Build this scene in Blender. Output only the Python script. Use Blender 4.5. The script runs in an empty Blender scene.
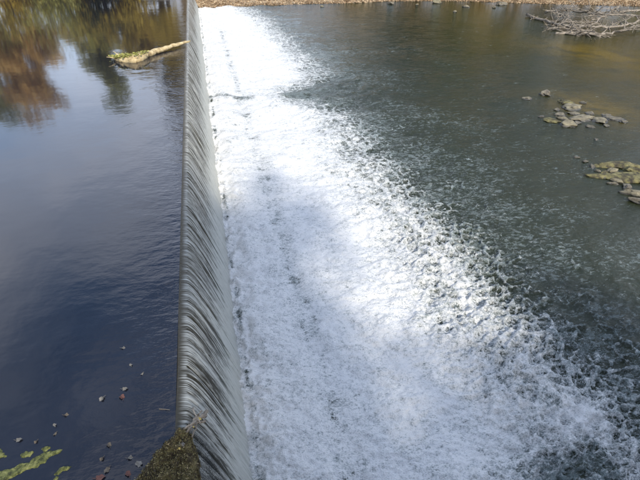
import bpy, bmesh, math, random
import numpy as np
from mathutils import Vector, noise as mn
R = math.radians
scene = bpy.context.scene
COL = scene.collection

# ------------------------------------------------------------------ camera
cam = bpy.data.objects.new('camera', bpy.data.cameras.new('camera'))
COL.objects.link(cam)
CAM = Vector((0.9, 0.0, 6.0))
cam.location = CAM
cam.rotation_euler = (R(90 - 32.3), 0, R(-12.5))
cam.data.sensor_width = 36
cam.data.lens = 502 / 640 * 36
cam.data.clip_start = 0.05
cam.data.clip_end = 3000
scene.camera = cam

# ------------------------------------------------------------------ world
SUN_EL, SUN_AZ = R(37), R(171)          # azimuth the sun stands at, clockwise from +Y
w = bpy.data.worlds.new('World'); scene.world = w; w.use_nodes = True
nt = w.node_tree; nt.nodes.clear()
def wn(t, **k):
    n = nt.nodes.new(t)
    for a, b in k.items(): setattr(n, a, b)
    return n
sky = wn('ShaderNodeTexSky', sky_type='NISHITA', sun_disc=False, sun_elevation=SUN_EL, sun_rotation=SUN_AZ,
         altitude=200, air_density=1.0, dust_density=0.6, ozone_density=2.2)
tc = wn('ShaderNodeTexCoord')
mp = wn('ShaderNodeMapping'); mp.inputs['Scale'].default_value = (1, 1, 1.7); mp.inputs['Location'].default_value = (-2.4, 5.1, 1.3)
cn = wn('ShaderNodeTexNoise'); cn.inputs['Scale'].default_value = 1.15; cn.inputs['Detail'].default_value = 7; cn.inputs['Roughness'].default_value = .52
cr = wn('ShaderNodeValToRGB'); cr.color_ramp.elements[0].position = .45; cr.color_ramp.elements[1].position = .60
cr.color_ramp.elements[1].color = (.8, .8, .8, 1)
mx = wn('ShaderNodeMix', data_type='RGBA'); mx.inputs['B'].default_value = (5.6, 5.8, 6.6, 1)
bg = wn('ShaderNodeBackground'); bg.inputs['Strength'].default_value = 0.15
ow = wn('ShaderNodeOutputWorld'); L = nt.links.new
L(tc.outputs['Generated'], mp.inputs[0]); L(mp.outputs[0], cn.inputs['Vector']); L(cn.outputs['Fac'], cr.inputs[0])
sx = wn('ShaderNodeSeparateXYZ'); L(tc.outputs['Generated'], sx.inputs[0])
hz = wn('ShaderNodeMapRange', interpolation_type='SMOOTHSTEP'); L(sx.outputs[2], hz.inputs[0])
for i_, v_ in enumerate((.0, .50, .70, 0.)): hz.inputs[i_ + 1].default_value = v_
am = wn('ShaderNodeMath', operation='ADD', use_clamp=True); L(cr.outputs[0], am.inputs[0]); L(hz.outputs[0], am.inputs[1])
L(am.outputs[0], mx.inputs['Factor']); L(sky.outputs[0], mx.inputs['A']); L(mx.outputs['Result'], bg.inputs[0]); L(bg.outputs[0], ow.inputs[0])

sun = bpy.data.objects.new('sun', bpy.data.lights.new('sun', 'SUN')); COL.objects.link(sun)
sun.data.energy = 2.35; sun.data.angle = R(1.8); sun.data.color = (1, .93, .82)
sd = Vector((math.sin(SUN_AZ) * math.cos(SUN_EL), math.cos(SUN_AZ) * math.cos(SUN_EL), math.sin(SUN_EL)))
sun.rotation_euler = sd.to_track_quat('Z', 'Y').to_euler()
scene.view_settings.view_transform = 'Standard'
scene.view_settings.look = 'None'
scene.view_settings.exposure = 1.08
scene.view_settings.gamma = 1

# ------------------------------------------------------------------ helpers
WZ = -2.2                                # level of the tailwater
def tag(o, label=None, cat=None, group=None, kind=None):
    if label: o['label'] = label
    if cat: o['category'] = cat
    if group: o['group'] = group
    if kind: o['kind'] = kind
    return o
def link(name, me, mat=None, parent=None):
    o = bpy.data.objects.new(name, me); COL.objects.link(o)
    if mat and not me.materials: me.materials.append(mat)
    if parent: o.parent = parent
    return o
def empty(name, loc=(0, 0, 0), rz=0):
    o = bpy.data.objects.new(name, None); COL.objects.link(o); o.location = loc; o.rotation_euler = (0, 0, rz)
    o.empty_display_size = .3
    return o
def mesh_np(name, V, Fc, smooth=True, attrs=None):
    """V (n,3), Fc (m,k) -> mesh"""
    V = np.asarray(V, np.float32); Fc = np.asarray(Fc, np.int32); m, k = Fc.shape
    me = bpy.data.meshes.new(name)
    me.vertices.add(len(V)); me.vertices.foreach_set('co', V.ravel())
    me.loops.add(m * k); me.loops.foreach_set('vertex_index', Fc.ravel())
    me.polygons.add(m); me.polygons.foreach_set('loop_start', np.arange(0, m * k, k, dtype=np.int32))
    if smooth: me.polygons.foreach_set('use_smooth', np.ones(m, bool))
    me.update(calc_edges=True)
    for n, a in (attrs or {}).items():
        at = me.attributes.new(n, 'FLOAT', 'POINT'); at.data.foreach_set('value', np.asarray(a, np.float32).ravel())
    me.validate()
    return me
def grid_faces(nr, nc):
    i = np.arange((nr - 1) * (nc - 1)); r_, c_ = i // (nc - 1), i % (nc - 1); a = r_ * nc + c_
    return np.stack([a, a + 1, a + nc + 1, a + nc], 1)
def sub_mesh(V, Fc, keep, name, attrs):
    Fk = Fc[keep]; used, inv = np.unique(Fk, return_inverse=True)
    return mesh_np(name, V[used], inv.reshape(Fk.shape), True, {k: v[used] for k, v in attrs.items()})
def perlin(x, y, seed=0):
    x0 = np.floor(x).astype(np.int64); y0 = np.floor(y).astype(np.int64); fx = x - x0; fy = y - y0
    def g(ix, iy, dx, dy):
        h = (ix * 374761393 + iy * 668265263 + seed * 1442695041) & 0xffffffff
        h = ((h ^ (h >> 13)) * 1274126177) & 0xffffffff; h = h ^ (h >> 16)
        a = (h & 0xffff) / 65536.0 * 2 * np.pi
        return np.cos(a) * dx + np.sin(a) * dy
    u = fx * fx * fx * (fx * (fx * 6 - 15) + 10); v = fy * fy * fy * (fy * (fy * 6 - 15) + 10)
    a = g(x0, y0, fx, fy); b = g(x0 + 1, y0, fx - 1, fy); c = g(x0, y0 + 1, fx, fy - 1); d = g(x0 + 1, y0 + 1, fx - 1, fy - 1)
    return ((a + u * (b - a)) * (1 - v) + (c + u * (d - c)) * v) * 1.5
def fbm(x, y, o=4, seed=0, rough=.5):
    s = 0; a = 1; t = 0
    for k in range(o):
        s = s + a * perlin(x * 2 ** k, y * 2 ** k, seed + k * 17); t += a; a *= rough
    return s / t
def sst(a, b, x): t = np.clip((x - a) / (b - a), 0, 1); return t * t * (3 - 2 * t)
def cells(x, y, seed=0):
    ix = np.floor(x).astype(np.int64); iy = np.floor(y).astype(np.int64); f1 = np.full(x.shape, 9.); f2 = f1.copy()
    for dx in (-1, 0, 1):
        for dy in (-1, 0, 1):
            h = ((ix + dx) * 374761393 + (iy + dy) * 668265263 + seed * 1442695041) & 0xffffffff
            h = ((h ^ (h >> 13)) * 1274126177) & 0xffffffff; h ^= h >> 16
            d = np.hypot(ix + dx + (h & 0xff) / 255. - x, iy + dy + ((h >> 8) & 0xff) / 255. - y)
            f2 = np.minimum(f2, np.maximum(f1, d)); f1 = np.minimum(f1, d)
    return f2 - f1
# camera-ray helper used only to work out where on the water things lie
_P, _Y = R(32.3), R(12.5)
_f = Vector((math.sin(_Y) * math.cos(_P), math.cos(_Y) * math.cos(_P), -math.sin(_P))); _r = Vector((math.cos(_Y), -math.sin(_Y), 0)); _u = _r.cross(_f)
def at(px, py, z):
    d = _f * 502 + _r * (px - 320) + _u * (240 - py)
    return CAM + d * ((z - CAM.z) / d.z)

# materials -----------------------------------------------------------------
class NT:
    def __init__(s, name):
        s.m = bpy.data.materials.new(name); s.m.use_nodes = True; s.t = s.m.node_tree; s.t.nodes.clear()
        s.out = s.t.nodes.new('ShaderNodeOutputMaterial')
    def n(s, t, **k):
        o = s.t.nodes.new(t)
        for a, b in k.items(): setattr(o, a, b)
        return o
    def l(s, a, b): s.t.links.new(a, b)
    def put(s, v, sock):
        if isinstance(v, bpy.types.NodeSocket): s.l(v, sock)
        elif v is not None: sock.default_value = v
    def math(s, op, a, b=None, c=None, clamp=False):
        o = s.n('ShaderNodeMath', operation=op, use_clamp=clamp)
        for i, v in enumerate((a, b, c)): s.put(v, o.inputs[i])
        return o.outputs[0]
    def add(s, a, b): return s.math('ADD', a, b)
    def sub(s, a, b): return s.math('SUBTRACT', a, b)
    def mul(s, a, b): return s.math('MULTIPLY', a, b)
    def mxm(s, a, b): return s.math('MAXIMUM', a, b)
    def ss(s, v, a, b, c=0., d=1.):
        o = s.n('ShaderNodeMapRange', interpolation_type='SMOOTHSTEP')
        s.put(v, o.inputs[0]); s.put(a, o.inputs[1]); s.put(b, o.inputs[2]); s.put(c, o.inputs[3]); s.put(d, o.inputs[4])
        return o.outputs[0]
    def pos(s):
        if not hasattr(s, '_p'): s._p = s.n('ShaderNodeTexCoord').outputs['Object']
        return s._p
    def mapping(s, v, scale=(1, 1, 1), loc=(0, 0, 0), rot=(0, 0, 0)):
        o = s.n('ShaderNodeMapping'); s.put(v, o.inputs[0]); o.inputs['Scale'].default_value = scale
        o.inputs['Location'].default_value = loc; o.inputs['Rotation'].default_value = rot
        return o.outputs[0]
    def noise(s, v, scale, detail=3, rough=.5, dist=0., out='Fac', ntype=None):
        o = s.n('ShaderNodeTexNoise')
        s.put(v, o.inputs['Vector']); o.inputs['Scale'].default_value = scale; o.inputs['Detail'].default_value = detail
        o.inputs['Roughness'].default_value = rough; o.inputs['Distortion'].default_value = dist
        return o.outputs[out]
    def vor(s, v, scale, feature='F1', out='Distance', rnd=1.):
        o = s.n('ShaderNodeTexVoronoi', feature=feature); s.put(v, o.inputs['Vector']); o.inputs['Scale'].default_value = scale
        o.inputs['Randomness'].default_value = rnd
        return o.outputs[out]
    def vadd(s, a, b, k):
        c = s.n('ShaderNodeVectorMath', operation='SUBTRACT'); s.put(b, c.inputs[0]); c.inputs[1].default_value = (.5, .5, .5)
        m = s.n('ShaderNodeVectorMath', operation='SCALE'); s.l(c.outputs[0], m.inputs[0]); m.inputs['Scale'].default_value = k
        o = s.n('ShaderNodeVectorMath', operation='ADD'); s.put(a, o.inputs[0]); s.l(m.outputs[0], o.inputs[1])
        return o.outputs[0]
    def attr(s, name, out='Fac'): return s.n('ShaderNodeAttribute', attribute_name=name).outputs[out]
    def mix(s, f, a, b):
        o = s.n('ShaderNodeMix', data_type='RGBA'); s.put(f, o.inputs['Factor'])
        for v, k in ((a, 'A'), (b, 'B')): s.put(v if isinstance(v, bpy.types.NodeSocket) else (*v, 1), o.inputs[k])
        return o.outputs['Result']
    def ramp(s, v, stops):
        o = s.n('ShaderNodeValToRGB'); s.put(v, o.inputs[0]); e = o.color_ramp.elements
        while len(e) < len(stops): e.new(.5)
        for i, (p, c) in enumerate(stops): e[i].position = p; e[i].color = (*c, 1)
        return o.outputs[0]
    def bump(s, h, strength=1., dist=.05, normal=None):
        o = s.n('ShaderNodeBump'); s.put(h, o.inputs['Height']); s.put(strength, o.inputs['Strength']); o.inputs['Distance'].default_value = dist
        if normal: s.l(normal, o.inputs['Normal'])
        return o.outputs[0]
    def bsdf(s, color, rough=.6, spec=.5, normal=None, ior=1.45, **k):
        o = s.n('ShaderNodeBsdfPrincipled')
        s.put(color if isinstance(color, bpy.types.NodeSocket) else (*color, 1), o.inputs['Base Color'])
        s.put(rough, o.inputs['Roughness']); s.put(spec, o.inputs['Specular IOR Level']); o.inputs['IOR'].default_value = ior
        if normal: s.l(normal, o.inputs['Normal'])
        for a, b in k.items(): s.put(b, o.inputs[a.replace('_', ' ')])
        return o.outputs[0]
    def mixs(s, f, a, b):
        o = s.n('ShaderNodeMixShader'); s.put(f, o.inputs[0]); s.l(a, o.inputs[1]); s.l(b, o.inputs[2]); return o.outputs[0]
    def done(s, sh): s.l(sh, s.out.inputs[0]); return s.m

def simple(name, stops, scale=4., rough=.8, bump=.4, bscale=20., detail=6, spec=.3, stretch=(1, 1, 1)):
    t = NT(name); p = t.mapping(t.pos(), stretch)
    c = t.ramp(t.noise(p, scale, detail, .6), stops)
    return t.done(t.bsdf(c, rough, spec, t.bump(t.noise(p, bscale, 5, .6), bump, .03)))

# tailwater and foam share one shader, so foam lies in the same skin of water
def tail_material():
    t = NT('tailwater_and_foam'); p = t.pos(); c = t.attr('foam'); fl = t.attr('fleck'); br = t.attr('brown')
    flow = t.mapping(p, (.8, 1, 1))
    warp = t.noise(flow, 2.2, 2, .5, out='Color')
    pw = t.vadd(flow, warp, .30)
    n1 = t.noise(pw, 2.0, 9, .68); n2 = t.noise(flow, 9, 6, .72); n3 = t.noise(flow, 34, 3, .65)
    s = t.add(t.add(c, t.mul(t.attr('lace'), .12)), t.add(t.mul(t.sub(n1, .5), 1.3), t.add(t.mul(t.sub(n2, .5), 1.15), t.mul(t.sub(n3, .5), .9))))
    f1 = t.ss(s, .58, .88)
    la = t.attr('lace')
    l1 = t.ss(t.add(la, t.add(t.mul(t.sub(n2, .5), .9), t.mul(t.sub(n3, .5), .6))), .30, .72)
    fs = t.mapping(p, (.55, 1, 1))
    fa = t.noise(t.vadd(fs, warp, .3), 8, 8, .86); fb_ = t.noise(fs, 1.6, 3, .6)
    f3 = t.ss(t.add(fa, t.add(t.mul(fl, .24), t.mul(t.sub(fb_, .5), .22))), .655, .76, 0., .8)
    foam = t.math('MINIMUM', t.mxm(t.mxm(f1, l1), f3), 1.)
    # water body: dark green, browner over the shallow bed on the far right
    wc = t.mix(t.noise(p, .8, 4, .6), (.012, .017, .008), (.024, .030, .015))
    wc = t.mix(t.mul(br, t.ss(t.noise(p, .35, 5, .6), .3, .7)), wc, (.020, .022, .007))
    wc = t.mix(t.mul(t.attr('gold_reflection'), t.ss(t.noise(p, .7, 5, .6), .3, .6)), wc, (.11, .075, .010))  # golden tree's reflection painted into the water colour
    h = t.add(t.mul(t.noise(flow, 2.6, 3, .6), .7), t.mul(t.noise(t.mapping(p, (.7, 1, 1)), 7, 5, .72), .8))
    ca = t.add(.03, t.mul(t.attr('chop'), .5))
    wb = t.bump(h, ca, .16)
    water = t.bsdf(wc, .07, .5, wb, 1.333)
    fine = t.noise(flow, 17, 6, .80)
    fc = t.ramp(t.add(t.mul(s, .32), t.add(t.mul(fine, .75), t.mul(n2, .25))), [(.60, (.20, .24, .23)), (.76, (.64, .65, .62)), (.89, (.90, .89, .85))])
    fb = t.bump(t.add(t.mul(fine, .55), t.add(t.mul(n2, .8), t.mul(n3, .6))), .8, .10)
    fm = t.bsdf(fc, .55, .35, fb, 1.33)
    return t.done(t.mixs(foam, water, fm))
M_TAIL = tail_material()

def pond_material():
    t = NT('still_upstream_water'); p = t.pos(); near = t.attr('near')
    h = t.add(t.mul(t.noise(t.mapping(p, (1, 1.0, 1)), 1.1, 3, .5), .6), t.mul(t.noise(t.mapping(p, (.8, 1.5, 1)), 4.5, 3, .55), t.mul(near, .35)))
    st = t.add(.028, t.mul(near, .22))
    c = t.mix(t.noise(p, .5, 4, .6), (.009, .010, .016), (.013, .015, .021))
    return t.done(t.bsdf(c, .07, 1.0, t.bump(h, st, .25), 1.333))
M_POND = pond_material()

def nappe_material():
    t = NT('sheet_of_falling_water'); u = t.attr('along'); s_ = t.attr('down'); th = t.attr('thin'); gap = t.attr('gap')
    cb = t.n('ShaderNodeCombineXYZ'); t.l(u, cb.inputs[0]); t.l(t.mul(s_, .5), cb.inputs[1]); v = cb.outputs[0]
    a = t.noise(t.mapping(v, (7, .55, 1)), 1., 4, .55, .3); b = t.noise(t.mapping(v, (34, 1.1, 1)), 1., 5, .68, .35)
    cc = t.noise(t.mapping(v, (80, 8, 1)), 1., 3, .6)
    g = t.add(t.mul(a, .35), t.add(t.mul(b, .55), t.mul(cc, .30)))
    g = t.add(g, t.mul(gap, -.24))
    low = t.ss(s_, .9, 2.5)
    f = t.ss(t.add(g, t.mul(low, .13)), .53, .68)
    lip = t.ss(t.add(s_, t.mul(t.sub(b, .5), .25)), .03, .17)
    f = t.mul(f, lip)
    sp = t.noise(t.pos(), 55, 3, .7)
    f2 = t.ss(t.add(t.mul(sp, .55), t.add(t.mul(g, .45), t.mul(t.noise(t.mapping(v, (14, 6, 1)), 1., 5, .7), .45))), .68, .98, 0., .8)
    f = t.math('MINIMUM', t.add(t.mul(f, t.sub(1., th)), t.mul(f2, th)), 1.)
    wc = t.mix(low, (.038, .034, .022), (.15, .17, .14))
    wc = t.mix(t.mul(th, .8), wc, (.02, .022, .02))
    bm = t.bump(t.add(t.mul(b, .7), t.mul(cc, .35)), .6, .04)
    water = t.bsdf(wc, .12, .5, bm, 1.333)
    fo = t.bsdf(t.mix(cc, (.26, .26, .22), (.60, .60, .54)), .45, .4, bm, 1.33)
    return t.done(t.mixs(f, water, fo))
M_NAPPE = nappe_material()

def ground_material():
    t = NT('leaf_strewn_bank_soil'); p = t.pos()
    c = t.ramp(t.noise(p, 1.2, 9, .7), [(.3, (.07, .045, .025)), (.45, (.22, .15, .085)), (.55, (.38, .29, .18)), (.7, (.44, .37, .27))])
    z = t.n('ShaderNodeSeparateXYZ'); t.l(p, z.inputs[0])
    wet = t.ss(z.outputs[2], WZ - .05, WZ + .22, 1., 0.)
    c = t.mix(t.mul(wet, .8), c, (.045, .035, .022))
    return t.done(t.bsdf(c, .85, .2, t.bump(t.noise(p, 8, 6, .7), .7, .1)))
M_GROUND = ground_material()
M_CONC = simple('weathered_concrete', [(.3, (.16, .15, .13)), (.6, (.33, .31, .28)), (.8, (.42, .40, .36))], 1.5, .85, .4, 25)
def rock_material():
    t = NT('river_stone'); p = t.pos(); o = t.n('ShaderNodeObjectInfo').outputs['Random']
    c = t.ramp(t.noise(p, 5, 7, .65), [(.34, (.05, .042, .034)), (.5, (.15, .13, .095)), (.7, (.29, .26, .18))])
    c = t.mix(t.mul(o, .5), c, (.22, .19, .10))
    g = t.n('ShaderNodeSeparateXYZ'); t.l(t.n('ShaderNodeNewGeometry').outputs['Position'], g.inputs[0])
    wet = t.ss(t.add(g.outputs[2], t.mul(t.noise(p, 9, 3), .05)), WZ + .03, WZ + .15, 1., 0.)
    c = t.mix(wet, c, (.035, .033, .028))
    return t.done(t.bsdf(c, t.ss(wet, 0., 1., .8, .2), .4, t.bump(t.noise(p, 14, 6, .65), .6, .04)))
M_ROCK = rock_material()
M_MOSSROCK = simple('algae_covered_stone', [(.36, (.03, .025, .018)), (.46, (.075, .065, .035)), (.57, (.15, .135, .055)), (.7, (.22, .19, .10))], 4.5, .8, .6, 18)
M_MOSS = simple('wet_moss', [(.32, (.014, .011, .007)), (.46, (.055, .042, .02)), (.58, (.12, .10, .04)), (.75, (.24, .19, .09))], 9, .85, 1., 30, 8)
M_ALGAE = simple('floating_algae', [(.36, (.03, .035, .012)), (.5, (.10, .11, .03)), (.66, (.20, .20, .07))], 22, .6, .8, 50, 8)
M_LOG = simple('sun_bleached_wood', [(.35, (.20, .14, .07)), (.5, (.44, .34, .18)), (.7, (.60, .49, .29))], 3, .8, .6, 14, 6, stretch=(.6, 2, 2))
M_LOGMOSS = simple('algae_on_wood', [(.35, (.14, .13, .03)), (.55, (.32, .31, .08)), (.75, (.50, .44, .20))], 5, .8, .8, 22)
M_TWIG = simple('bleached_twigs', [(.3, (.09, .075, .055)), (.5, (.22, .185, .14)), (.75, (.40, .34, .26))], 2.5, .8, .3, 20)
M_BARK = simple('tree_bark', [(.3, (.05, .04, .03)), (.6, (.12, .10, .08)), (.8, (.18, .16, .13))], 3, .9, .7, 15, stretch=(3, 3, .5))
def leaf_material(name, cols, trans=.4, ns=.6):
    t = NT(name); r = t.attr('rnd'); b = t.noise(t.pos(), ns, 4, .65)
    c = t.ramp(t.add(t.mul(r, .75), t.mul(t.sub(b, .5), .9)), [(i / (len(cols) - 1) * .8 + .02, k) for i, k in enumerate(cols)])
    d = t.bsdf(c, .6, .3); tr = t.n('ShaderNodeBsdfTranslucent'); t.l(c, tr.inputs[0])
    return t.done(t.mixs(trans, d, tr.outputs[0]))
LEAF = dict(
    orange=leaf_material('orange_brown_foliage', [(.36, .25, .09), (.66, .44, .15), (.80, .56, .22)]),
    olive=leaf_material('olive_foliage', [(.18, .18, .05), (.38, .37, .11), (.56, .52, .18)]),
    gold=leaf_material('golden_foliage', [(.25, .20, .04), (.52, .39, .07), (.72, .54, .12)]),
    dark=leaf_material('dark_green_foliage', [(.012, .018, .008), (.035, .048, .016), (.09, .095, .03)]),
    litter=leaf_material('fallen_leaf_litter', [(.20, .13, .07), (.42, .29, .17), (.58, .46, .30)], .1),
)
M_LEAFS = {k: simple(k + '_fallen_leaf', [(.3, a), (.7, b)], 20, .6, .3, 40) for k, a, b in (
    ('pale', (.09, .085, .07), (.20, .185, .16)), ('rusty', (.08, .035, .028), (.14, .065, .05)), ('brown', (.06, .05, .035), (.14, .115, .085)), ('yellow', (.36, .26, .06), (.5, .40, .14)))}

# ------------------------------------------------------------------ ground: one sheet with the river channel cut in it
def far_shore(x):                         # y of the far waterline
    x = np.asarray(x, float)
    d = 64.3 + .5 * fbm(x * .15, x * 0 + 3.3, 3, 5) - sst(24, 60, x) * 12 - sst(-10, -40, x) * 4
    return np.where(x < 0.0, d + 0.5, d)
def ground_h(x, y):
    fs = far_shore(x); lvl = np.where(x < 0.4, 0., WZ)
    far = lvl + (y - fs) * np.where(x < .4, .35, .16)
    far = np.minimum(far, 2.5 + .01 * (y - fs)); far = far + .12 * fbm(x * .5, y * .5, 4, 3) * sst(-1, 3, y - fs)
    near = lvl + (2.4 - y) * 1.2; near = np.minimum(near, 4.3)
    h = np.maximum(np.maximum(far, near), lvl - 1.5)
    return h
def axis(knots):
    out = []
    for a, b, d in knots: out += list(np.arange(a, b, d))
    return np.array(out + [knots[-1][1]])
gx = axis([(-600, -60, 30), (-60, -3, 1.5), (-3, 3, .4), (3, 70, .7), (70, 700, 35)])
gy = axis([(-300, -30, 30), (-30, 0, 3), (0, 4, .4), (4, 50, 4), (50, 75, .35), (75, 120, 3), (120, 900, 60)])
X, Y = np.meshgrid(gx, gy); Z = ground_h(X, Y)
tag(link('ground', mesh_np('ground', np.stack([X, Y, Z], -1).reshape(-1, 3), grid_faces(*X.shape)), M_GROUND), kind='structure')

# ------------------------------------------------------------------ upstream water
gx = -axis([(0.10, 8, .12), (8, 30, .6), (30, 500, 40)])[::-1]
gy = axis([(2.0, 20, .3), (20, 70, 1)])
X, Y = np.meshgrid(gx, gy)
near = np.clip(np.exp(X / 1.3) + .06 * np.exp(X / 4), 0, 1.)
tag(link('upstream_water', mesh_np('upstream_water', np.stack([X, Y, 0 * X], -1).reshape(-1, 3), grid_faces(*X.shape), True,
    {'near': near}), M_POND), kind='structure')

# ------------------------------------------------------------------ weir and the sheet of water over it
YN, YF = 4.55, 64.5
wb = bmesh.new()
prof = [(-.9, -4.2), (-.9, -.45), (-.55, -.12), (-.28, -.07), (.0, -.12), (.14, -.30), (.22, -.7), (.28, -1.3), (.36, -2.0), (.6, -2.6), (.8, -4.2)]
ring0 = [wb.verts.new((x, 1.0, z)) for x, z in prof]; ring1 = [wb.verts.new((x, 67, z)) for x, z in prof]
for i in range(len(prof)):
    j = (i + 1) % len(prof); wb.faces.new((ring0[i], ring0[j], ring1[j], ring1[i]))
wb.faces.new(ring0[::-1]); wb.faces.new(ring1); bmesh.ops.recalc_face_normals(wb, faces=wb.faces)
me = bpy.data.meshes.new('weir'); wb.to_mesh(me); wb.free()
M_WET = simple('wet_dark_concrete', [(.35, (.012, .012, .01)), (.6, (.04, .038, .03)), (.8, (.09, .085, .07))], 5, .35, .8, 14)
tag(link('weir', me, M_WET), 'long dark concrete weir hidden under the curtain of falling water', 'weir')

def fall(t):                              # path of the nappe, t 0..1 : lip, then free fall
    a = np.clip(t / .10, 0, 1); x = -.10 + .14 * a; z = -.02 * a * a
    b = np.clip((t - .10) / .90, 0, 1); x = x + .86 * (.62 * b + .38 * b * b) * 1.0; z = z - .10 * b - 2.22 * b ** 1.75
    return x, z
ys = [2.2]
while ys[-1] < YF: ys.append(ys[-1] + max(.012, .0022 * ys[-1]))
ys = np.array(ys); ts = np.linspace(0, 1, 44)
T, YY = np.meshgrid(ts, ys); xx, zz = fall(T)
sdown = np.cumsum(np.hypot(np.diff(xx, axis=1, prepend=xx[:, :1]), np.diff(zz, axis=1, prepend=zz[:, :1])), 1)
drift = YY + .10 * fbm(YY * .5, T * .6, 2, 44) * T
rid = fbm(drift * 6.0, T * .8, 3, 21) + .6 * np.where(.004 * YY < .05, fbm(drift * 19, T * 1.4, 2, 31), 0)
amp = .035 * sst(.05, .3, T)
gap = sst(.10, .40, fbm(drift * 11, T * .5, 3, 77)) * (.45 + .55 * sst(-.1, .3, fbm(drift * 1.7, T * .3, 2, 78))) * sst(.06, .2, T) * (1 - sst(.55, .95, T))
xx = xx + .045 * sst(.75, 1., T) * fbm(YY * 7, T * 2, 3, 98)
xx = xx + amp * rid * .9 - gap * .05 + .03 * fbm(YY * .4, T, 2, 9); zz = zz + amp * rid * .35
thin = sst(.10, .22, T) * (1 - sst(YN - .15, YN + .35, YY + .85 * T + .10 * fbm(YY * 4, T * 6, 3, 8) - .62))
V = np.stack([xx, YY, zz], -1).reshape(-1, 3); Fc = grid_faces(*T.shape)
fy = V[Fc].mean(1); ft = T.ravel()[Fc].mean(1)
keep = (fy[:, 1] > YN + .25 * fbm(ft * 9, fy[:, 1] * 3, 3, 6) - 2.2 * ft) & (fy[:, 1] > 2.3)
keep &= ~((fy[:, 1] < YN + .05) & (ft < .2))
at_ = {'along': YY.ravel(), 'down': sdown.ravel(), 'thin': thin.ravel(), 'gap': gap.ravel()}
tag(link('falling_water', sub_mesh(V, Fc, keep, 'falling_water', at_), M_NAPPE), kind='structure')

# ------------------------------------------------------------------ tailwater and foam
ys = [2.6]
while ys[-1] < 72: ys.append(ys[-1] + max(.016, .0036 * ys[-1]))
xs = [.45]
while xs[-1] < 13: xs.append(xs[-1] + (.026 if xs[-1] < 8.5 else .04))
while xs[-1] < 90: xs.append(xs[-1] * 1.012)
while xs[-1] < 600: xs.append(xs[-1] * 1.15)
X, Y = np.meshgrid(np.array(xs), np.array(ys)); DY = np.maximum(.016, .0036 * Y)
edge = np.interp(Y, [3, 4.6, 6.7, 9, 13, 18, 24, 26.5, 28.5, 32, 36, 46, 54, 64, 68], [7.3, 7.2, 6.9, 6.6, 6.6, 6.6, 7.0, 5.6, 5.2, 7.7, 7.6, 7.4, 7.2, 5.6, 5.0])
edge = edge + .5 * fbm(X * .4, Y * .5, 3, 12)
soft = np.interp(Y, [3, 10, 20, 70], [2.3, 2.2, 2.4, 3.0])
c = 1.08 - .95 * sst(-1.05, 1.05, (X - edge) / soft * 1.0)
c = c - .13 * sst(0, 5, X - edge)
wide = np.interp(Y, [3, 8, 14, 30], [.24, .30, .20, 0.04]) * np.exp(-np.maximum(X - edge, 0) / 3.4) * (X > edge)
c = c + wide
def blob(cx, cy, rx, ry, a=0.):
    dx, dy = X - cx, Y - cy; ca, sa = math.cos(a), math.sin(a); u, v = dx * ca + dy * sa, -dx * sa + dy * ca
    return np.exp(-(u / rx) ** 2 - (v / ry) ** 2)
c -= .60 * blob(6.1, 4.2, 1.3, .5)                                    # dark eddy near the lower right corner
c += .30 * blob(7.3, 5.2, .7, .28, .5)
c -= .34 * np.exp(-((X - 2.62 - .1 * fbm(Y * .8, Y * 0, 2, 3)) / .22) ** 2) * sst(.35, -.3, fbm(X * 2, Y * 1.3, 3, 19) * -1) * (Y < 50)
c -= .50 * np.exp(-((X - 1.0 - .07 * fbm(Y * 1.5, Y * 0 + 5, 3, 97)) / .09) ** 2) * sst(-.15, .2, fbm(X * 1, Y * 1.1, 3, 23))
yl = 28.6 - .9 * sst(.8, 3.5, X) + .05 * X                              # dark seam that crosses the foam
seam = np.exp(-((Y - yl) / (.28 + .05 * X)) ** 2) * (1 - sst(3.0, 3.6, X) + sst(4.4, 5.6, X))
c -= .55 * seam * (X < 16)
c -= .05 * sst(0.9, 2.4, X) * (1 - sst(2.4, 3.2, X))
chop = np.interp(X - .12 * (Y - 10), [0, 8, 14, 20, 30, 60], [1, 1, .75, .38, .2, .12])
boil = np.interp(X, [.4, 1.0, 1.8, 2.6, 3.6, 6, 9, 14, 30], [.20, .22, .13, .07, .14, .15, .10, .035, .018])
z = np.zeros_like(X); wl = 2.2; a = 1.
for k in range(7):
    att = np.clip((wl / DY - 2.5) / 3, 0, 1) * (1. if wl > .1 else sst(10.5, 8.5, X))
    n = perlin(X / wl * .8 + 7.3 * k + .3 * z, Y / wl, 60 + k)
    z = z + att * a * (np.abs(n) * 1.5 - .45 if k in (1, 2, 3, 4) else n)
    wl *= .52; a *= (.62 if k < 2 else .78)
z = z * boil * (1 - .5 * (X > 9) * sst(9, 12, X))
wx, wy = .16 * fbm(X * 2.2, Y * 2.2, 4, 71, .6), .16 * fbm(X * 2.2, Y * 2.2, 4, 72, .6)
e1 = cells((X + wx) / .42, (Y + wy) / .36, 3); e2 = cells((X + .5 * wx) / .19, (Y + .5 * wy) / .17, 4)
q = np.clip(c, 0, 1); m1 = fbm(X * .9, Y * .9, 4, 75)
r1 = (1 - sst(.0, .12 + .55 * q, e1 + .25 * fbm(X * 6, Y * 6, 3, 76))) * sst(.02, .40, q + .45 * m1)
r2 = (1 - sst(.0, .10 + .50 * q, e2 + .2 * fbm(X * 12, Y * 12, 2, 77))) * sst(.06, .45, q + .5 * fbm(X * 2, Y * 2, 3, 78)) * np.clip(2.2 - .035 * Y / .36, 0, 1)
lace = np.maximum(r1, .85 * r2); rimz = sst(4.5, 6.5, X) * (1 - sst(9.5, 12, X)) * np.clip((.36 / DY - 3) / 5, 0, 1)
z += rimz * (.11 * r1 + .04 * r2 - .07)
z += .30 * np.clip(fbm(X * 3, Y * 2.2, 4, 95), 0, 1) * np.exp(-((X - .98) / .16) ** 2)
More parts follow.
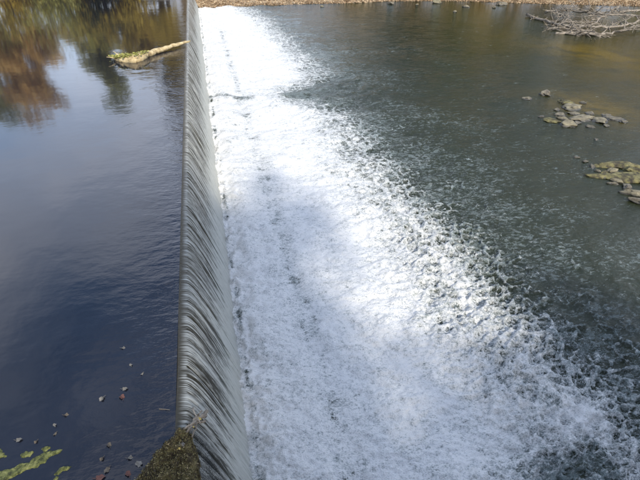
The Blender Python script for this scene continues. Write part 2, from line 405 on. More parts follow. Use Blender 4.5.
z += .10 * np.exp(-((X - 1.5) / .5) ** 2) - .05 * np.exp(-((X - 2.6) / .3) ** 2)
fleck = np.clip(.12 + .66 * np.exp(-np.maximum(X - edge, 0) / 6) + .22 * fbm(X * .25, Y * .25, 3, 90), 0, 1)
fleck = np.clip(fleck * (1 - .35 * sst(14, 30, X)) + .12, 0, 1)
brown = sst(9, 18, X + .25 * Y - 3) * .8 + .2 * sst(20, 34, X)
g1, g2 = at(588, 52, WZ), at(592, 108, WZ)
gold_reflection = blob(g1.x, g1.y, 2.8, 5.5, .3) * .8 + blob(g2.x, g2.y, 2.0, 3.0) * .8 + .2 * blob(27, 27, 5, 6)  # patches where the golden tree's mirror image is tinted in
V = np.stack([X, Y, WZ + z], -1).reshape(-1, 3); Fc = grid_faces(*X.shape)
A = {'foam': c.ravel(), 'fleck': fleck.ravel(), 'brown': brown.ravel(), 'chop': chop.ravel(), 'gold_reflection': gold_reflection.ravel(), 'lace': lace.ravel()}
cm = (c + .22 * fbm(X * 1.2, Y * 1.2, 3, 33)).ravel()[Fc].mean(1)
isf = cm > .42
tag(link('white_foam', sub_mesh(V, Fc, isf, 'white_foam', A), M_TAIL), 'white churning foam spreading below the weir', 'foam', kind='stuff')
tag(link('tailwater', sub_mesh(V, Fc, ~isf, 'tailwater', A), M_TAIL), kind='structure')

# ------------------------------------------------------------------ trees
def tube(bm, pts, rad, n=7):
    rings = []
    for i, p in enumerate(pts):
        d = (Vector(pts[min(i + 1, len(pts) - 1)]) - Vector(pts[max(i - 1, 0)])).normalized()
        a = d.orthogonal().normalized() if i == 0 else (a - d * a.dot(d)).normalized()
        b = d.cross(a)
        rings.append([bm.verts.new(Vector(p) + (a * math.cos(k * 2 * math.pi / n) + b * math.sin(k * 2 * math.pi / n)) * rad[i]) for k in range(n)])
    for i in range(len(rings) - 1):
        for k in range(n):
            f = bm.faces.new((rings[i][k], rings[i][(k + 1) % n], rings[i + 1][(k + 1) % n], rings[i + 1][k])); f.smooth = True
    bm.faces.new(rings[0][::-1]); bm.faces.new(rings[-1])
def bm_obj(name, bm, mat, parent=None):
    me = bpy.data.meshes.new(name); bm.to_mesh(me); bm.free()
    return link(name, me, mat, parent)
def wander(rs, p0, d, length, n, wob, droop=0.):
    pts = [Vector(p0)]; d = Vector(d).normalized()
    for i in range(n):
        d = (d + Vector((rs.uniform(-wob, wob), rs.uniform(-wob, wob), rs.uniform(-wob, wob) - droop))).normalized()
        pts.append(pts[-1] + d * length / n)
    return pts
def tree(x, y, h, rad, kind, label, seed, leaves=11000, size=.48, group=None, low=.04):
    rs = random.Random(seed); nr = np.random.default_rng(seed)
    z0 = float(ground_h(np.array([x]), np.array([y]))[0]) - .15
    root = empty({'dark': 'evergreen_tree', 'gold': 'golden_tree', 'orange': 'orange_tree', 'olive': 'olive_green_tree'}[kind], (x, y, z0), rs.uniform(0, 6.28))
    tag(root, label, 'tree', group)
    bm = bmesh.new(); tr = wander(rs, (0, 0, 0), (0, 0, 1), h * .86, 9, .10)
    tube(bm, tr, [max(.05, h * .022 * (1 - i / 10.) ** .9) for i in range(10)], 9)
    ends = [(tr[-1], h * .14)]
    for k in range(15 if low > .2 else 20):
        i = rs.randint(2, 8) if low > .2 else rs.choice((1, 1, 2, 2, 3, 3, 4, 5, 6, 7)); an = rs.uniform(0, 6.28); q = (i - 1) / 8
        ln = rad * (1.15 - .6 * q) * rs.uniform(.7, 1.1); lm = wander(rs, tr[i], (math.cos(an), math.sin(an), .45 + .4 * q), ln, 5, .22)
        tube(bm, lm, [max(.025, h * .009 * (1 - j / 6)) for j in range(6)], 6)
        ends += [(lm[j], rad * rs.uniform(.20, .34)) for j in (2, 3, 4, 5)]
        for m in range(3):
            s2 = wander(rs, lm[rs.randint(2, 4)], (rs.uniform(-1, 1), rs.uniform(-1, 1), rs.uniform(.1, .9)), ln * .45, 3, .3)
            tube(bm, s2, [.03, .025, .018, .01], 4); ends.append((s2[-1], rad * rs.uniform(.15, .26)))
    bm_obj('trunk', bm, M_BARK, root)
    cen = np.array([list(e[0]) for e in ends]); rr = np.array([e[1] for e in ends]); ok = cen[:, 2] > h * low; cen, rr = cen[ok], rr[ok]
    idx = nr.choice(len(cen), leaves, p=rr ** 2 / (rr ** 2).sum())
    off = nr.normal(size=(leaves, 3)); off /= np.linalg.norm(off, axis=1, keepdims=True); off *= (nr.random((leaves, 1)) ** .45) * rr[idx][:, None]; off[:, 2] *= .7
    P = cen[idx] + off
    a = nr.normal(size=(leaves, 3)); a /= np.linalg.norm(a, axis=1, keepdims=True)
    b = np.cross(a, nr.normal(size=(leaves, 3))); b /= np.linalg.norm(b, axis=1, keepdims=True)
    sz = size * nr.uniform(.55, 1.25, (leaves, 1)); a *= sz * .5; b *= sz * .32
    Vv = np.stack([P - a, P + b, P + a, P - b], 1).reshape(-1, 3); Fq = np.arange(leaves * 4).reshape(-1, 4)
    rn = np.repeat(np.clip(nr.random(leaves) * .6 + .4 * (idx * 7919 % 97) / 97, 0, 1), 4)
    link('crown', mesh_np('crown', Vv, Fq, False, {'rnd': rn}), LEAF[kind], root)
    return root
FAR = 'autumn trees along the far bank'
for a in [
    (-44, 74, 17, 6.5, 'olive', 'olive green tree, furthest left on the far bank', 1),
    (-34, 72, 15, 6.0, 'orange', 'orange brown tree left of the olive one on the far bank', 2),
    (-25.5, 70, 15.5, 5.0, 'olive', 'thin olive tree mirrored at the left edge of the pool', 3),
    (-20.5, 69, 15.0, 4.6, 'orange', 'rusty orange tree mirrored beside the left edge of the pool', 4),
    (-11.0, 71, 14.0, 3.6, 'olive', 'narrow olive tree mirrored left of the floating log', 5),
    (-7.0, 68.5, 10.0, 3.6, 'gold', 'golden yellow tree mirrored behind the floating log', 6),
    (-2.6, 69, 12.0, 3.8, 'gold', 'golden tree mirrored beside the top of the weir', 7),
    (-3.9, 76, 18.5, 5.4, 'dark', 'tall dark green tree mirrored behind the golden ones', 8),
    (-0.8, 74, 22.0, 4.6, 'dark', 'tallest dark green tree at the far end of the weir', 9),
    (30, 70, 24, 7.5, 'dark', 'dark green tree on the bank behind the pool below the weir', 11),
    (36, 72, 24, 7.0, 'dark', 'dark tree on the bank behind the fallen branches', 12),
    (51, 62, 19, 4.6, 'gold', 'golden tree mirrored in brown water right of the branches', 13),
    (45, 70, 27, 8.0, 'dark', 'dark green tree behind the golden one on the right bank', 14),
    (60, 61, 22, 6.0, 'orange', 'orange tree right of the golden one on the far bank', 15),
    (38.5, 80, 28, 7.5, 'dark', 'tall dark green tree behind the olive one on the right', 16),
    (68, 62, 27, 8.0, 'dark', 'dark green tree furthest right on the far bank', 17),
    (25.5, 76, 27, 7.0, 'dark', 'dark green tree furthest left on the bank below the weir', 19),
    (33, 80, 29, 8.0, 'dark', 'tall dark tree behind the two dark ones left of the branches', 20),
    (51, 80, 30, 9.0, 'dark', 'huge dark tree behind the golden one on the right bank', 21),
    (41, 66, 17, 5.0, 'olive', 'olive tree directly behind the branch heap', 22),
    (74, 70, 28, 9.0, 'dark', 'dark tree behind the orange one at the right end of the bank', 23),
    (57, 72, 28, 8.0, 'dark', 'tallest dark green tree on the right bank', 18)]:
    tree(*a, group=FAR)
# trees on the near bank, behind the camera: they throw the shade over the foot of the weir
tree(-2.5, -13.5, 23, 7.0, 'olive', 'large olive tree behind the camera shading the near foam', 31, 8000, .55, low=.42)
tree(6.8, -18.5, 20, 6.8, 'orange', 'orange tree behind the camera right of the shading olive tree', 32, 8000, .55, low=.40)
tree(15.5, -19.5, 18, 6.5, 'olive', 'olive tree behind the camera furthest right on the near bank', 33, 7500, .55, low=.42)
def shrub(x, y, h, kind, label, seed):
    rs = random.Random(seed); nr = np.random.default_rng(seed); z0 = float(ground_h(np.array([x]), np.array([y]))[0]) - .1
    root = empty('bank_shrub', (x, y, z0)); tag(root, label, 'shrub', 'shrubs along the far waterline'); bm = bmesh.new(); ends = []
    for k in range(11):
        an = k * .571; q = wander(rs, (0, 0, 0), (math.cos(an) * rs.uniform(.3, 1.1), math.sin(an) * rs.uniform(.3, 1.1), 1), h * rs.uniform(.7, 1.1), 5, .25, .08)
        tube(bm, q, [.06, .05, .04, .03, .02, .01], 5); ends += [q[j] for j in (1, 2, 3, 4, 5)]
    bm_obj('stem', bm, M_BARK, root); cen = np.array([list(e) for e in ends]); N = 3200; idx = nr.integers(0, len(cen), N)
    P = cen[idx] + nr.normal(size=(N, 3)) * h * .13
    a = nr.normal(size=(N, 3)); a /= np.linalg.norm(a, axis=1, keepdims=True); b = np.cross(a, nr.normal(size=(N, 3))); b /= np.linalg.norm(b, axis=1, keepdims=True)
    z = nr.uniform(.12, .26, (N, 1))
    link('crown', mesh_np('crown', np.stack([P - a * z * .6, P + b * z * .4, P + a * z * .6, P - b * z * .4], 1).reshape(-1, 3), np.arange(N * 4).reshape(-1, 4), False,
        {'rnd': np.repeat(np.clip(nr.random(N) * .6 + .4 * (idx * 31 % 17) / 17, 0, 1), 4)}), LEAF[kind], root)
for i, (x, y, h, k, lb) in enumerate([(-29, 66, 4.5, 'orange', 'rusty shrub furthest left on the pool bank'), (-24, 66, 5, 'olive', 'olive shrub second from the left on the pool bank'), (-19, 67, 4.5, 'gold', 'golden shrub below the rusty orange tree'),
        (-14.5, 66.5, 4.5, 'olive', 'olive shrub in the gap between the trees by the pool'), (-10, 67, 5, 'dark', 'dark shrub under the narrow olive tree'), (28, 67.5, 7, 'dark', 'dark shrub on the bank left of the branch heap'), (33, 67, 6, 'olive', 'olive shrub behind the left end of the branch heap'), (44, 62, 6, 'dark', 'dark shrub behind the right end of the branch heap'), (55, 57, 6, 'olive', 'olive shrub furthest right on the bank'), (36, 65, 4, 'gold', 'golden shrub behind the fallen branches'), (21, 70, 4, 'gold', 'golden shrub above the tan stretch of bank'), (-6, 67.5, 6, 'gold', 'golden shrub left of the abutment wall'), (-16.5, 68, 7, 'olive', 'tall olive shrub beside the rusty orange tree'), (-26, 68, 7, 'gold', 'tall golden shrub under the thin olive tree'), (-12.5, 68.5, 6.5, 'gold', 'tall golden shrub left of the narrow olive tree')]):
    shrub(x, y, h, k, lb, 300 + i)

# ------------------------------------------------------------------ far abutment
bm = bmesh.new()
bmesh.ops.create_cube(bm, size=1)
for v in bm.verts: v.co = Vector((v.co.x * 4.2 - 3.2, v.co.y * 2.6 + 66.2, v.co.z * 3.0 - 0.2))
bmesh.ops.bevel(bm, geom=bm.edges[:], offset=.08, segments=2, affect='EDGES')
tag(bm_obj('abutment_wall', bm, M_CONC), 'pale concrete abutment wall at the far end of the weir', 'wall')

# ------------------------------------------------------------------ rocks
def rock_mesh(seed, sx, sy, sz, sub=3, rough=.28):
    bm = bmesh.new(); bmesh.ops.create_icosphere(bm, subdivisions=sub, radius=1); o = Vector((seed * 3.7, seed * 1.3, seed * .7))
    for v in bm.verts:
        n = v.co.normalized(); k = 1 + rough * mn.noise(n * 1.3 + o) * 1.6 + rough * .5 * mn.noise(n * 3.1 + o) + rough * .22 * mn.noise(n * 8 + o)
        cl = [Vector((1, .3, .5)).normalized(), Vector((-.4, .8, .6)).normalized(), Vector((-.3, -.9, .35)).normalized(), Vector((.1, .1, 1)).normalized()]
        p = n * k
        for q in cl:
            d = p.dot(q) - .74
            if d > 0: p -= q * d * .8
        v.co = Vector((p.x * sx, p.y * sy, p.z * sz))
    for f in bm.faces: f.smooth = True
    me = bpy.data.meshes.new('rock'); bm.to_mesh(me); bm.free(); return me
def rock(px, py, sx, sy, sz, label, seed, mat=M_ROCK, rz=None, name='river_rock', group=None, z=WZ, sink=.25):
    if group == RG: sx *= 1.3; sy *= 1.5; sz *= .72
    p = at(px, py, z)
    o = link(name, rock_mesh(seed, sx, sy, sz, 4, .42 if sx < .6 else .6), mat); o.location = (p.x, p.y, z + sz * (1 - sink) * .45)
    o.rotation_euler = (0, 0, seed * 1.7 if rz is None else rz)
    return tag(o, label, 'rock', group)
RG = 'stones breaking the surface on the right'
for i_, (a_, b_, s_, l_) in enumerate([(557, 110, .16, 'small dark stone above the yellow green low stone'), (563, 119, .20, 'dark wet stone behind the mauve grey stone'), (590, 114, .2, 'small brown stone behind the flat slab'), (607, 116, .18, 'dark stone behind the right end of the cluster'),
        (577, 123, .17, 'brown wet stone between the mauve stone and the slab'), (623, 122, .16, 'outermost dark stone at the right of the cluster'), (583, 103, .15, 'small tan stone at the top right of the cluster'), (541, 117, .13, 'tiny dark stone left of the yellow green low stone')]):
    DARKS = globals().setdefault('DARKS', []); DARKS.append((a_, b_, s_, l_, 80 + i_))
rock(545, 95, .22, .20, .30, 'pale upright stone at the top of the rock cluster', 1, M_ROCK, group=RG)
rock(527, 99, .20, .15, .12, 'small pale stone left of the upright stone', 2, group=RG)
rock(566, 103, .36, .25, .16, 'yellowish stone right of the upright stone', 3, M_MOSSROCK, group=RG)
rock(572, 108, .42, .30, .20, 'grey stone just below the yellowish stone', 4, group=RG)
rock(551, 121, .30, .20, .12, 'yellow green low stone at the left end of the rock cluster', 5, M_MOSSROCK, group=RG)
rock(568, 125, .32, .26, .22, 'mauve grey blocky stone in front of the rock cluster', 6, group=RG)
rock(583, 119, .52, .28, .17, 'flat grey brown slab in the middle of the rock cluster', 7, rz=.1, group=RG)
rock(600, 121, .36, .24, .15, 'grey stone right of the flat slab', 8, group=RG)
rock(614, 119, .34, .18, .10, 'low dark stone at the right end of the rock cluster', 9, group=RG)
rock(606, 126, .13, .10, .09, 'small whitish stone wet with splashes at the right of the cluster', 10, group=RG)
rock(590, 127, .18, .12, .09, 'small brown stone in front of the flat slab', 16, group=RG)
rock(560, 115, .22, .16, .12, 'small stone wedged in the rock cluster', 17, group=RG)
rock(574, 114, .24, .16, .12, 'brown stone between the grey stone and the flat slab', 22, group=RG)
for a_, b_, s_, l_, k_ in DARKS: rock(a_, b_, s_, s_ * .7, s_ * .6, l_, k_, group=RG)
for i_, (a_, b_, s_, m_, l_) in enumerate([(612, 172, .26, M_ROCK, 'brown stone between the algae mound and the olive slab'), (632, 172, .34, M_MOSSROCK, 'olive stone wedged behind the broad slab at the right edge'), (604, 174, .2, M_MOSSROCK, 'small algae stone at the left tip of the broad slab'),
        (617, 182, .22, M_ROCK, 'grey brown stone under the front of the broad slab'), (627, 188, .24, M_ROCK, 'dark stone between the broad slab and the pale edged stone'), (576, 158, .12, M_ROCK, 'tiny dark stone furthest left of the algae mound'), (592, 167, .16, M_ROCK, 'dark wet stone above the small grey one left of the slab')]):
    rock(a_, b_, s_, s_ * .7, s_ * .5, l_, 100 + i_, m_)
rock(621, 166, .75, .38, .15, 'low mound of yellow green algae covered rock by the right edge', 11, M_MOSSROCK, rz=-.25, sink=.5)
rock(630, 178, 1.0, .48, .13, 'broad olive brown slab lying in front of the algae mound', 12, M_MOSSROCK, rz=-.35, sink=.5)
rock(636, 195, .42, .22, .14, 'pale edged stone under the olive slab at the right edge', 13, rz=-.7)
rock(640, 203, .36, .18, .14, 'lowest grey stone at the right edge of the photo', 14, rz=-.8)
rock(585, 162, .14, .10, .07, 'small dark stone left of the algae mound', 15)
rock(598, 172, .13, .09, .08, 'small wet grey stone left of the olive slab', 18)
rock(605, 178, .12, .10, .07, 'small wet stone at the tip of the olive slab', 19)
rock(596, 140, .10, .08, .06, 'tiny pale stone alone between the rocks', 20)
rock(613, 184, .18, .08, .07, 'narrow pale stone along the front of the olive slab', 21, rz=-.4)
SG = 'stones along the far waterline'
sl = [(391, 4, .45, 'pale'), (417, 5, .25, 'little grey'), (436, 3, .6, 'broad brown'), (455, 12, .28, 'yellowish'),
      (466, 7, .4, 'light grey'), (494, 8, .3, 'mottled'), (501, 5, .6, 'dark'), (322, 7, .3, 'small pale')]
for i, (px, py, s, col) in enumerate(sl):
    wh = ('on the tan stretch of the far bank' if px < 400 else 'near the fallen branches' if px > 475 else 'in the brown middle of the far waterline')
    rock(px, py, s, s * .7, s * .5, '%s stone %s' % (col, wh), 40 + i, group=SG, name='shore_stone')

# ------------------------------------------------------------------ fallen leaf litter on the far bank
nr = np.random.default_rng(4); N = 26000
lx = nr.uniform(-4, 62, N); ly = far_shore(lx) + nr.random(N) ** 1.5 * 9 - .1; lz = ground_h(lx, ly) + .03
ok = (lx > 1) | (ly > 66); lx, ly, lz = lx[ok], ly[ok], lz[ok]; N = len(lx)
P = np.stack([lx, ly, lz], 1); a = nr.normal(size=(N, 3)) * (1, 1, .35); a /= np.linalg.norm(a, axis=1, keepdims=True)
b = np.cross(a, nr.normal(size=(N, 3)) * (.3, .3, 1)); b /= np.linalg.norm(b, axis=1, keepdims=True); s = nr.uniform(.08, .2, (N, 1))
tag(link('leaf_litter', mesh_np('leaf_litter', np.stack([P - a * s * .6, P + b * s * .45, P + a * s * .6, P - b * s * .45], 1).reshape(-1, 3), np.arange(4 * N).reshape(-1, 4), False,
    {'rnd': np.repeat(nr.random(N), 4)}), LEAF['litter']), 'orange and tan fallen leaves strewn over the far bank', 'fallen leaves', kind='stuff')

# ------------------------------------------------------------------ fallen branches at the top right
def limb(pts_px, r0, r1, label, seed, nb, name='fallen_branch', spread=1.6, up=.25):
    rs = random.Random(seed); key = []
    for px, py, zz in pts_px: p = at(px, py, WZ + zz); key.append(p)
    org = key[0].copy(); root = empty(name, org); pts = []
    for i in range(len(key) - 1):
        for k in range(5): pts.append(key[i].lerp(key[i + 1], k / 5) - org + Vector((rs.uniform(-.12, .12), rs.uniform(-.12, .12), rs.uniform(-.08, .08))))
    pts.append(key[-1] - org); n = len(pts)
    bm = bmesh.new(); tube(bm, pts, [r0 + (r1 - r0) * i / (n - 1) for i in range(n)], 7)
    bm_obj('stem', bm, M_TWIG, root); me0 = None
    for k in range(nb):
        i = rs.randint(1, n - 2); d = (pts[i + 1] - pts[i]).normalized()
        side = Vector((-d.y, d.x, 0)) * rs.choice((-1, 1))
        ln = spread * rs.uniform(.5, 1.6)
        tw = wander(rs, pts[i], d * rs.uniform(.4, 1.3) + side * rs.uniform(.3, 1) + Vector((0, 0, rs.uniform(-.02, up))), ln, 5, .2, .03)
        bm = bmesh.new(); tube(bm, tw, [max(.02, r0 * .45 * (1 - j / 6)) for j in range(6)], 5)
        for q in range(2):
            t2 = wander(rs, tw[rs.randint(2, 4)], (rs.uniform(-1, 1), rs.uniform(-1, 1), rs.uniform(-.1, .5)), ln * .5, 3, .25)
            tube(bm, t2, [.03, .025, .02, .012], 4)
        bm_obj('side_branch', bm, M_TWIG, root)
    return tag(root, label, 'branch', 'pale fallen branches heaped at the far right shore')
limb([(528, 15, .15), (545, 21, .1), (566, 25, .25), (590, 27, .3), (618, 27, .35), (645, 20, .6)], .13, .09, 'long pale stem along the lower edge of the branch heap', 1, 26)
limb([(545, 12, .3), (570, 10, .7), (600, 14, .8), (645, 17, .7)], .11, .07, 'bleached branch running through the top of the branch heap', 2, 26)
limb([(556, 33, .08), (580, 33, .15), (600, 35, .1), (625, 30, .25), (645, 24, .4)], .12, .07, 'lowest branch half sunk at the front of the branch heap', 3, 24)
limb([(552, 8, .5), (562, 16, .5), (572, 26, .3), (580, 35, .05)], .10, .05, 'branch slanting down the left part of the branch heap', 4, 20)
limb([(620, 6, .9), (605, 16, .7), (590, 25, .4), (570, 31, .1)], .10, .05, 'branch crossing the middle of the branch heap', 5, 22)
limb([(645, 10, .9), (618, 12, .8), (592, 20, .6)], .12, .05, 'forked branch entering the heap from the right', 6, 20)
limb([(600, 36, .05), (584, 31, .2), (560, 28, .2), (548, 24, .1)], .09, .04, 'thin forked branch at the front left of the heap', 7, 20)
M_DRIFT = M_LEAFS['yellow']

# ------------------------------------------------------------------ floating log caught on the crest
rs = random.Random(5); lg = empty('floating_log', at(118, 59, .05))
org = lg.location.copy(); bm = bmesh.new()
key = [(114.5, 57.5, .04, .05), (119, 59.5, .05, .17), (126, 60, .07, .26), (134, 60, .09, .27), (140, 57.5, .11, .25), (147, 54.5, .12, .18), (155, 51.5, .14, .14), (164, 48.8, .15, .12), (172, 46, .16, .11), (180, 44, .17, .095), (190, 41, .18, .05)]
pts, rad = [], []
for i in range(len(key) - 1):
    for k in range(4):
        q = [key[i][j] + (key[i + 1][j] - key[i][j]) * k / 4 for j in range(4)]
        pts.append(at(q[0], q[1], q[2]) - org + Vector((0, rs.uniform(-.05, .05), rs.uniform(-.02, .02)))); rad.append(q[3] * rs.uniform(.88, 1.12))
pts.append(at(190, 41, .18) - org); rad.append(.04)
tube(bm, pts, rad, 12); o = bm_obj('stem', bm, M_LOG, lg)
bm = bmesh.new()
for k in range(5):
    s0 = pts[rs.randint(2, 14)]; tube(bm, wander(rs, s0, (-.6, rs.uniform(-.5, .8), .2), rs.uniform(.4, .9), 4, .3), [.05, .04, .03, .02, .012], 6)
bm_obj('stub', bm, M_LOG, lg)
bm = bmesh.new()                      # mat of algae and leaves on the thick end
for k in range(1100):
    i = rs.randint(0, 19); p = pts[i] + Vector((rs.gauss(0, .12), rs.gauss(0, .15), rad[i] * .8 + rs.uniform(0, .06)))
    if i < 14 or rs.random() < .35:
        a = Vector((rs.gauss(0, 1), rs.gauss(0, 1), .3 * rs.gauss(0, 1))).normalized(); b = a.cross(Vector((rs.gauss(0, .3), rs.gauss(0, .3), 1))).normalized(); s = rs.uniform(.035, .09)
        bm.faces.new([bm.verts.new(p + v) for v in (-a * s, b * s * .6, a * s, -b * s * .6)])
o = bm_obj('moss', bm, M_LOGMOSS, lg); o['label'] = 'yellow green moss and leaves on the thick end'; o['kind'] = 'stuff'
tag(lg, 'pale sunlit log floating in the pool, its thin end over the crest', 'log')

# ------------------------------------------------------------------ mossy rock at the near end of the crest
def lump_field(poly_px, z, res, seed, hgt, rag=.06, name='x', base=0., drop=.15):
    pp = [at(a, b, z) for a, b in poly_px]; P = np.array([[p.x, p.y] for p in pp]); lo = P.min(0) - .15; hi = P.max(0) + .15
    gx = np.arange(lo[0], hi[0], res); gy = np.arange(lo[1], hi[1], res); X, Y = np.meshgrid(gx, gy)
    ins = np.zeros(X.shape, bool); D = np.full(X.shape, 9.)
    for i in range(len(P)):
        a, b = P[i], P[(i + 1) % len(P)]
        cr = ((a[1] > Y) != (b[1] > Y)); xi = (b[0] - a[0]) * (Y - a[1]) / (b[1] - a[1] + 1e-12) + a[0]; ins ^= cr & (X < xi)
        ab = b - a; t = np.clip(((X - a[0]) * ab[0] + (Y - a[1]) * ab[1]) / (ab @ ab), 0, 1)
        D = np.minimum(D, np.hypot(X - a[0] - t * ab[0], Y - a[1] - t * ab[1]))
    sd_ = np.where(ins, D, -D) + rag * fbm(X / rag / 3, Y / rag / 3, 4, seed, .6)
    Z = z + base + hgt * sst(0, 1, sd_ / (.35 * sd_.max() + 1e-6)) * (.6 + .55 * fbm(X * 5, Y * 5, 4, seed + 3, .6)) + np.where(sd_ < res * 1.5, -drop, 0)
    Fc = grid_faces(*X.shape); keep = (sd_.ravel()[Fc] > -res * 1.0).all(1)
    V = np.stack([X, Y, Z], -1).reshape(-1, 3)
    return V, Fc, keep
V, Fc, keep = lump_field([(186, 424), (193, 432), (197, 448), (199, 466), (202, 500), (120, 500), (134, 481), (150, 459), (168, 440)], 0., .014, 5, .24, .05, base=-.03, drop=.5)
ab = empty('mossy_rock', (0, 4.3, 0))
c0 = np.array([0, 4.3, 0]); o = link('stone', sub_mesh(V - c0, Fc, keep, 'stone', {}), M_MOSS, ab)
nr = np.random.default_rng(8); kv = np.unique(Fc[keep]); N = 6500; S = V[nr.choice(kv, N)] - c0 + nr.normal(size=(N, 3)) * (.01, .01, .008) + (0, 0, .01)
S = S[S[:, 2] > -.2]; N = len(S)
a = nr.normal(size=(N, 3)); a[:, 2] = np.abs(a[:, 2]) + .2; a /= np.linalg.norm(a, axis=1, keepdims=True); b = np.cross(a, nr.normal(size=(N, 3))); b /= np.linalg.norm(b, axis=1, keepdims=True); s = nr.uniform(.005, .017, (N, 1))
M_TUFT = leaf_material('moss_tufts', [(.02, .015, .01), (.07, .05, .028), (.14, .115, .05), (.22, .19, .075), (.42, .33, .20)], .15, 7)
o = link('moss', mesh_np('moss', np.stack([S - a * s, S + b * s * .5, S + a * s * 1.2, S - b * s * .5], 1).reshape(-1, 3), np.arange(4 * N).reshape(-1, 4), False, {'rnd': np.repeat(nr.random(N), 4)}), M_TUFT, ab)
o['kind'] = 'stuff'
tag(ab, 'moss covered rock at the near end of the weir crest', 'rock')
# wet dark rocks under the curtain's near end
for i, (px, py, z, s, lb) in enumerate([(205, 470, -.8, .30, 'dark wet rock below the mossy rock, behind thin spray'), (214, 492, -1.2, .34, 'dark wet boulder at the bottom edge beside the falling water')]):
    p = at(px, py, z); o = link('wet_rock', rock_mesh(70 + i, s, s * 1.1, s * 1.2), M_WET); o.location = (p.x - .12, p.y, z - .1); tag(o, lb, 'rock')

# ------------------------------------------------------------------ algae mats
def algae(poly, seed, label, res=.012):
    V, Fc, keep = lump_field(poly, 0.002, res, seed, .035, .075, drop=.01)
    if keep.sum() < 4: return
    used = V[np.unique(Fc[keep])]; c0 = used.mean(0); c0[2] = 0
    o = link('algae_mat', sub_mesh(V - c0, Fc, keep, 'algae_mat', {}), M_ALGAE); o.location = c0
    tag(o, label, 'algae', 'floating algae mats in the near left corner')
algae([(33, 457), (44, 452), (55, 450), (65, 448), (60, 453), (50, 458), (46, 463), (38, 467), (25, 470), (18, 475), (10, 481), (-12, 488), (-12, 472), (0, 470), (15, 468), (22, 462), (28, 461)], 3, 'largest green algae mat stretching from the bottom left corner')
algae([(-10, 449), (0, 449), (5, 452), (7, 456), (0, 459), (-10, 459)], 4, 'small green algae mat cut by the left edge of the photo')
algae([(58, 468), (64, 465), (73, 466), (69, 470), (63, 472), (58, 476), (55, 474)], 5, 'detached algae mat right of the largest one')
algae([(20, 454), (27, 451), (33, 452), (30, 456), (22, 457)], 6, 'small dull algae patch above the largest mat')
algae([(40, 449), (45, 446), (50, 447), (45, 451)], 7, 'tiny algae patch at the top of the largest mat')
algae([(56, 474), (60, 477), (56, 484), (52, 482)], 8, 'tiny algae strand below the detached mat')

# ------------------------------------------------------------------ floating leaves
def leaf_mesh(seed, s):
    rs = random.Random(seed); bm = bmesh.new(); n = 14; out = []
    for k in range(n):
        a = k / n * 2 * math.pi; r = s * (.62 + .38 * abs(math.cos(a * 2.5 + rs.random() * .3))) * (1.0 if math.cos(a) > -.8 else .8)
        out.append(bm.verts.new((math.cos(a) * r, math.sin(a) * r * .72, .012 * math.sin(a * 2 + seed) + .2 * s * abs(math.sin(a)))))
    c = bm.verts.new((0, 0, 0))
    for k in range(n): bm.faces.new((c, out[k], out[(k + 1) % n]))
    tube(bm, [(-s * .5, 0, .004), (-s * .9, .1 * s, .008), (-s * 1.35, .3 * s, .012)], [.004, .003, .003], 4)
    me = bpy.data.meshes.new('leaf'); bm.to_mesh(me); bm.free(); return me
lv = [(123, 348, .05, 'pale', 'pale leaf floating highest of the drifting leaves'), (131, 365, .045, 'pale', 'small whitish leaf second from the top of the drifting leaves'), (142, 374, .04, 'pale', 'small pale leaf nearest the crest above the twig'),
      (125, 389, .065, 'pale', 'bright pale leaf just above the rusty red leaf'), (122, 397, .075, 'rusty', 'rusty red leaf floating in mid pool'), (102, 399, .07, 'pale', 'whitish leaf left of the rusty red leaf'),
      (66, 415, .05, 'brown', 'brownish leaf alone above the algae mats'), (55, 425, .045, 'pale', 'upper of two small pale leaves above the algae'), (55, 434, .04, 'brown', 'lower of two small leaves above the algae'),
      (19, 440, .065, 'pale', 'pale curled leaf above the left algae mat'), (109, 445, .06, 'brown', 'brown leaf midway between the algae and the mossy rock'), (102, 459, .05, 'brown', 'dull brown leaf below the midway leaf'),
      (130, 458, .055, 'pale', 'pale leaf beside the upper edge of the mossy rock'), (139, 464, .08, 'pale', 'curled pale leaf touching the mossy rock'), (107, 470, .07, 'brown', 'brown leaf near the bottom edge left of the mossy rock'),
      (100, 478, .09, 'rusty', 'reddish brown leaf cut by the bottom edge'), (128, 474, .07, 'rusty', 'reddish leaf against the foot of the mossy rock'), (36, 442, .04, 'brown', 'tiny brown leaf above the largest algae mat')]
for i, (px, py, s, k, lb) in enumerate(lv):
    o = link('floating_leaf', leaf_mesh(i, s * .78), M_LEAFS[k]); o.location = at(px, py, .006); o.rotation_euler = (0, 0, i * 2.1); tag(o, lb, 'leaf', 'leaves drifting on the upstream pool')
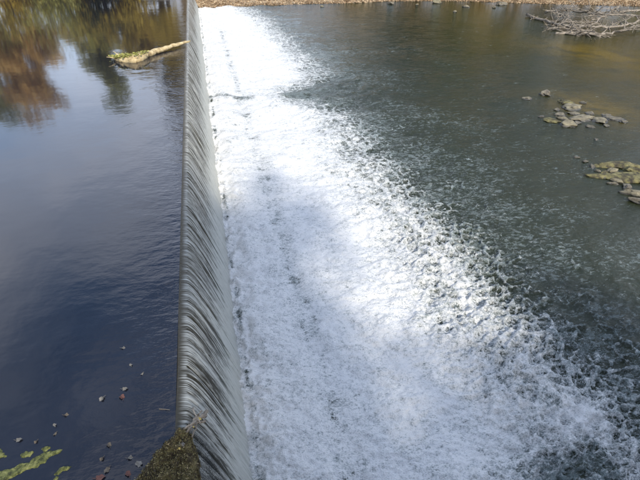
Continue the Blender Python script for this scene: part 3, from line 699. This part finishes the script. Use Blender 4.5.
def stick(p0, p1, r, label, seed, name='stick', mat=M_TWIG):
    rs = random.Random(seed); a, b = Vector(p0), Vector(p1); bm = bmesh.new()
    pts = [(b - a) * k / 6 + Vector((rs.uniform(-1, 1), rs.uniform(-1, 1), rs.uniform(-.4, 1))) * r * (0 if k in (0, 6) else .9) for k in range(7)]
    tube(bm, pts, [r * (1 - .08 * k) for k in range(7)], 6); o = bm_obj(name, bm, mat); o.location = a
    return tag(o, label, 'stick')
stick(at(159, 409, .008), at(170, 410, .008), .006, 'thin twig floating on the pool above the mossy rock', 3)
stick(at(207, 411, -.05), at(186, 433, .10), .030, 'longest tan stick caught on the crest by the mossy rock', 4)
stick(at(199, 417, -.02), at(188, 428, .10), .026, 'short stick lying along the longest tan stick', 5)
stick(at(205, 421, -.02), at(192, 424, .06), .018, 'thin stick crossing the longest tan stick', 6)
stick(at(193, 408, .02), at(201, 424, .05), .014, 'fine twig poking from the debris on the crest', 7)
stick(at(206, 415, -.06), at(198, 420, .04), .022, 'stubby stick at the outer tip of the debris', 8)
stick(at(196, 420, .03), at(184, 429, .14), .020, 'bent stick between the debris and the mossy rock', 9)
stick(at(202, 411, -.01), at(195, 417, .03), .012, 'short thin stick above the longest tan stick', 10)
stick(at(192, 437, .05), at(199, 421, .02), .013, 'thin stick below the longest tan stick', 11)
dl = [(198, 415, .02, .035, 'brown'), (194, 427, .07, .035, 'yellow'), (204, 413, .0, .04, 'pale'), (200, 419, .02, .05, 'yellow'), (196, 423, .05, .04, 'pale'), (191, 430, .08, .05, 'pale'), (183, 444, .24, .055, 'pale'), (179, 449, .25, .04, 'yellow'), (206, 417, -.03, .035, 'brown'), (189, 425, .08, .04, 'brown')]
dn = ['brown leaf above the middle of the caught sticks', 'yellow leaf beside the crest end of the sticks', 'pale leaf at the outer tip of the caught debris', 'yellow leaf in the debris on the crest', 'pale leaf midway along the caught sticks', 'pale leaf where the sticks meet the mossy rock', 'brightest pale leaf on top of the mossy rock',
      'yellow leaf lying on the mossy rock', 'brown leaf under the outer tip of the debris', 'brown leaf at the crest beside the mossy rock']
for i, (px, py, z, s, k) in enumerate(dl):
    o = link('caught_leaf', leaf_mesh(50 + i, s * .6), M_LEAFS[k]); o.location = at(px, py, z + .03); o.rotation_euler = (.3 * math.sin(i), .35, i * 1.9); tag(o, dn[i], 'leaf', 'leaves caught on the crest')
